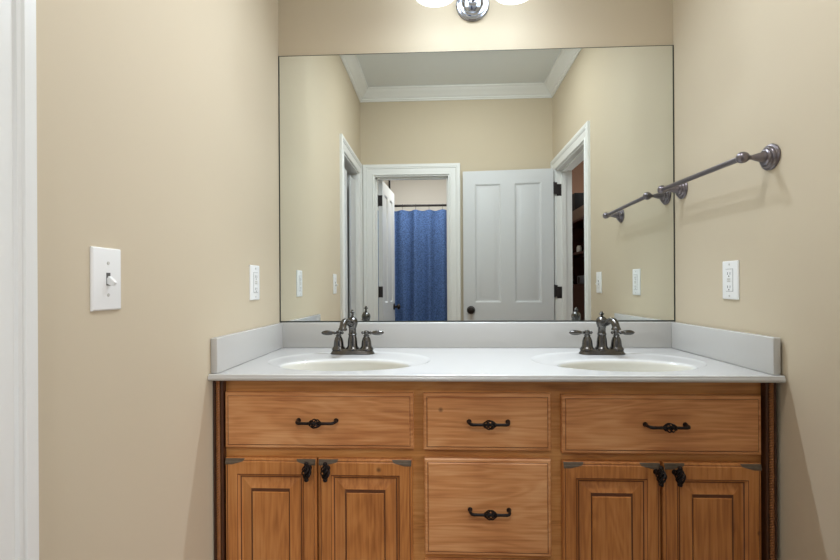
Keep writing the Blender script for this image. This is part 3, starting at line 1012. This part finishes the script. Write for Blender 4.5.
# ------------------------------------------------------------------ tub room: rod, curtain
RY, RZ = -2.90, 1.968
rod = thing('shower_rod', 'dark straight shower rod across the tub room', 'shower rod', (0, RY, RZ))
MB().tube([(-1.479, 0, 0), (0.579, 0, 0)], 0.0125, 16).build('pole', M['rod'], rod)
for x, a in ((-1.4795, pi / 2), (0.5795, -pi / 2)):
    MB().lathe([(0.035, 0), (0.035, 0.004), (0.022, 0.012), (0.0165, 0.026), (0, 0.026)], 24).build('flange', M['rod'], rod, loc=(x, 0, 0), rot=(0, a, 0))
cur = thing('shower_curtain', 'blue woven shower curtain hanging from the dark rod', 'shower curtain', (0, RY, RZ))
cm = MB()
nx, nz = 260, 24
CX0, CX1, CZ0, CZ1 = -0.95, 0.45, -1.80, -0.045
uvl = cm.bm.loops.layers.uv.new('UVMap')
grid = []
HOOK = 0.1375
for j in range(nz + 1):
    v_ = j / nz
    rowv = []
    for i in range(nx + 1):
        x = CX0 + (CX1 - CX0) * i / nx
        ph = 2 * pi * (x + 0.6505) / HOOK
        amp = 0.014 + 0.026 * v_
        y = amp * (cos(ph) + 0.35 * sin(0.53 * ph + 1.0 + 1.3 * v_) + 0.25 * sin(1.7 * ph + 2 * v_))
        sag = 0.009 * (0.5 - 0.5 * cos(ph)) * (1 - v_)
        rowv.append((cm.bm.verts.new((x, y + 0.0, CZ1 + (CZ0 - CZ1) * v_ - sag)), x * 1.15, v_ * 1.78))
    grid.append(rowv)
for j in range(nz):
    for i in range(nx):
        q = (grid[j][i], grid[j][i + 1], grid[j + 1][i + 1], grid[j + 1][i])
        f = cm.bm.faces.new([c[0] for c in q])
        for l_, c in zip(f.loops, q):
            l_[uvl].uv = (c[1], c[2])
cl = cm.build('cloth', M['curtain'], cur, smooth=180)
sol = cl.modifiers.new('thickness', 'SOLIDIFY'); sol.thickness = 0.002
hk = None
x = CX0 + 0.025
hx = -0.6505 - HOOK * 2
while hx < CX1:
    if hk is None:
        pts = [(0, 0.0165 * cos(2 * pi * i / 24), 0.0165 * sin(2 * pi * i / 24) + 0.0) for i in range(24)]
        b_ = MB().tube(pts, 0.0016, 8, closed=True)
        b_.tube([(0, 0.0, -0.0165), (0, 0.003, -0.030), (0, 0.006, -0.045), (0, 0.012, -0.056), (0, 0.016, -0.050)], 0.0016, 8)
        hk = b_.build('curtain_hook', M['rod'], cur, loc=(hx, 0, 0))
    else:
        c = hk.copy(); COL.objects.link(c); c.location.x = hx
    hx += HOOK
tp = MB().lathe([(0.0, 0.0), (0.022, 0.0), (0.022, 0.012), (0.010, 0.02), (0.010, 2.680), (0.022, 2.688), (0.022, 2.700), (0, 2.700)], 16).build('tension_pole', M['rod'], loc=(-0.716, -3.555, 0.0))
tag(tp, 'thin dark upright pole behind the blue curtain, above the open tub room door', 'pole')

# ------------------------------------------------------------------ bedroom glimpsed through the right doorway
bk = thing('bookcase', 'tall dark mahogany bookcase seen through the right doorway', 'bookcase', (1.25, -2.4, 0))
b_ = MB()
b_.box(0.0, 0.5, -1.0, -0.97, 0, 1.80).box(0.0, 0.5, -0.03, 0.0, 0, 1.80).box(0.48, 0.5, -0.97, -0.03, 0, 1.80)
b_.box(0.0, 0.48, -0.97, -0.03, 1.78, 1.80).box(0.0, 0.48, -0.97, -0.03, 0.0, 0.06)
b_.build('case', M['dark_cab'], bk, merge=False)
for z in (1.475, 1.150):
    MB().box(0.012, 0.48, -0.969, -0.031, z - 0.022, z, 0.001, 1).build('shelf', M['dark_cab'], bk)
MB().box(0.004, 0.02, -0.969, -0.031, 0.061, 1.127, 0.001, 1).build('lower_panel', M['dark_cab'], bk)
MB().box(-0.004, 0.478, -0.969, -0.031, 1.1505, 1.17).build('back_lining', M['black'], bk, loc=(0, 0, 0)) if False else None
MB().loft([rect(-0.0, 0.5, -1.0, 0.0, 0)] and [[Vector((x, y, z)) for x, y in ((-o, 0 + o), (-o, -1.0 - o), (0.5 + o, -1.0 - o), (0.5 + o, 0 + o))] for z, o in
          ((1.8005, 0.0), (1.82, 0.006), (1.84, 0.010), (1.86, 0.024), (1.88, 0.03), (1.89, 0.03))]).build('cornice', M['cornice'], bk)
bx = MB().box(0, 0.11, -0.17, 0, 0, 0.195, 0.004, 2).build('speaker', M['black'], loc=(1.252, -2.945, 1.8902))
bx2 = MB().lathe([(0.035, 0), (0.04, 0.003), (0.034, 0.005), (0.015, 0.001), (0.0, 0.002)], 24).build('speaker_cone', M['iron'], bx, loc=(0.0, -0.085, 0.065), rot=(0, -pi / 2, 0))
tag(bx, 'black box speaker on top of the dark bookcase', 'speaker')
jr = MB().lathe([(0.0, 0), (0.022, 0), (0.024, 0.004), (0.024, 0.050), (0.018, 0.058), (0.019, 0.066), (0.0, 0.068)], 20).build('jar', M['plastic'], loc=(1.290, -2.93, 1.4755))
tag(jr, 'small white jar on the upper shelf of the dark bookcase', 'jar')
rd = MB().box(0, 0.10, -0.26, 0, 0, 0.085, 0.010, 3).build('radio', M['grey_item'], loc=(1.275, -2.70, 1.1505))
MB().lathe([(0.03, 0), (0.032, 0.003), (0, 0.003)], 24).build('speaker_grille', M['black'], rd, loc=(0.0, -0.19, 0.042), rot=(0, -pi / 2, 0))
tag(rd, 'small grey radio on the lower shelf of the dark bookcase', 'radio')
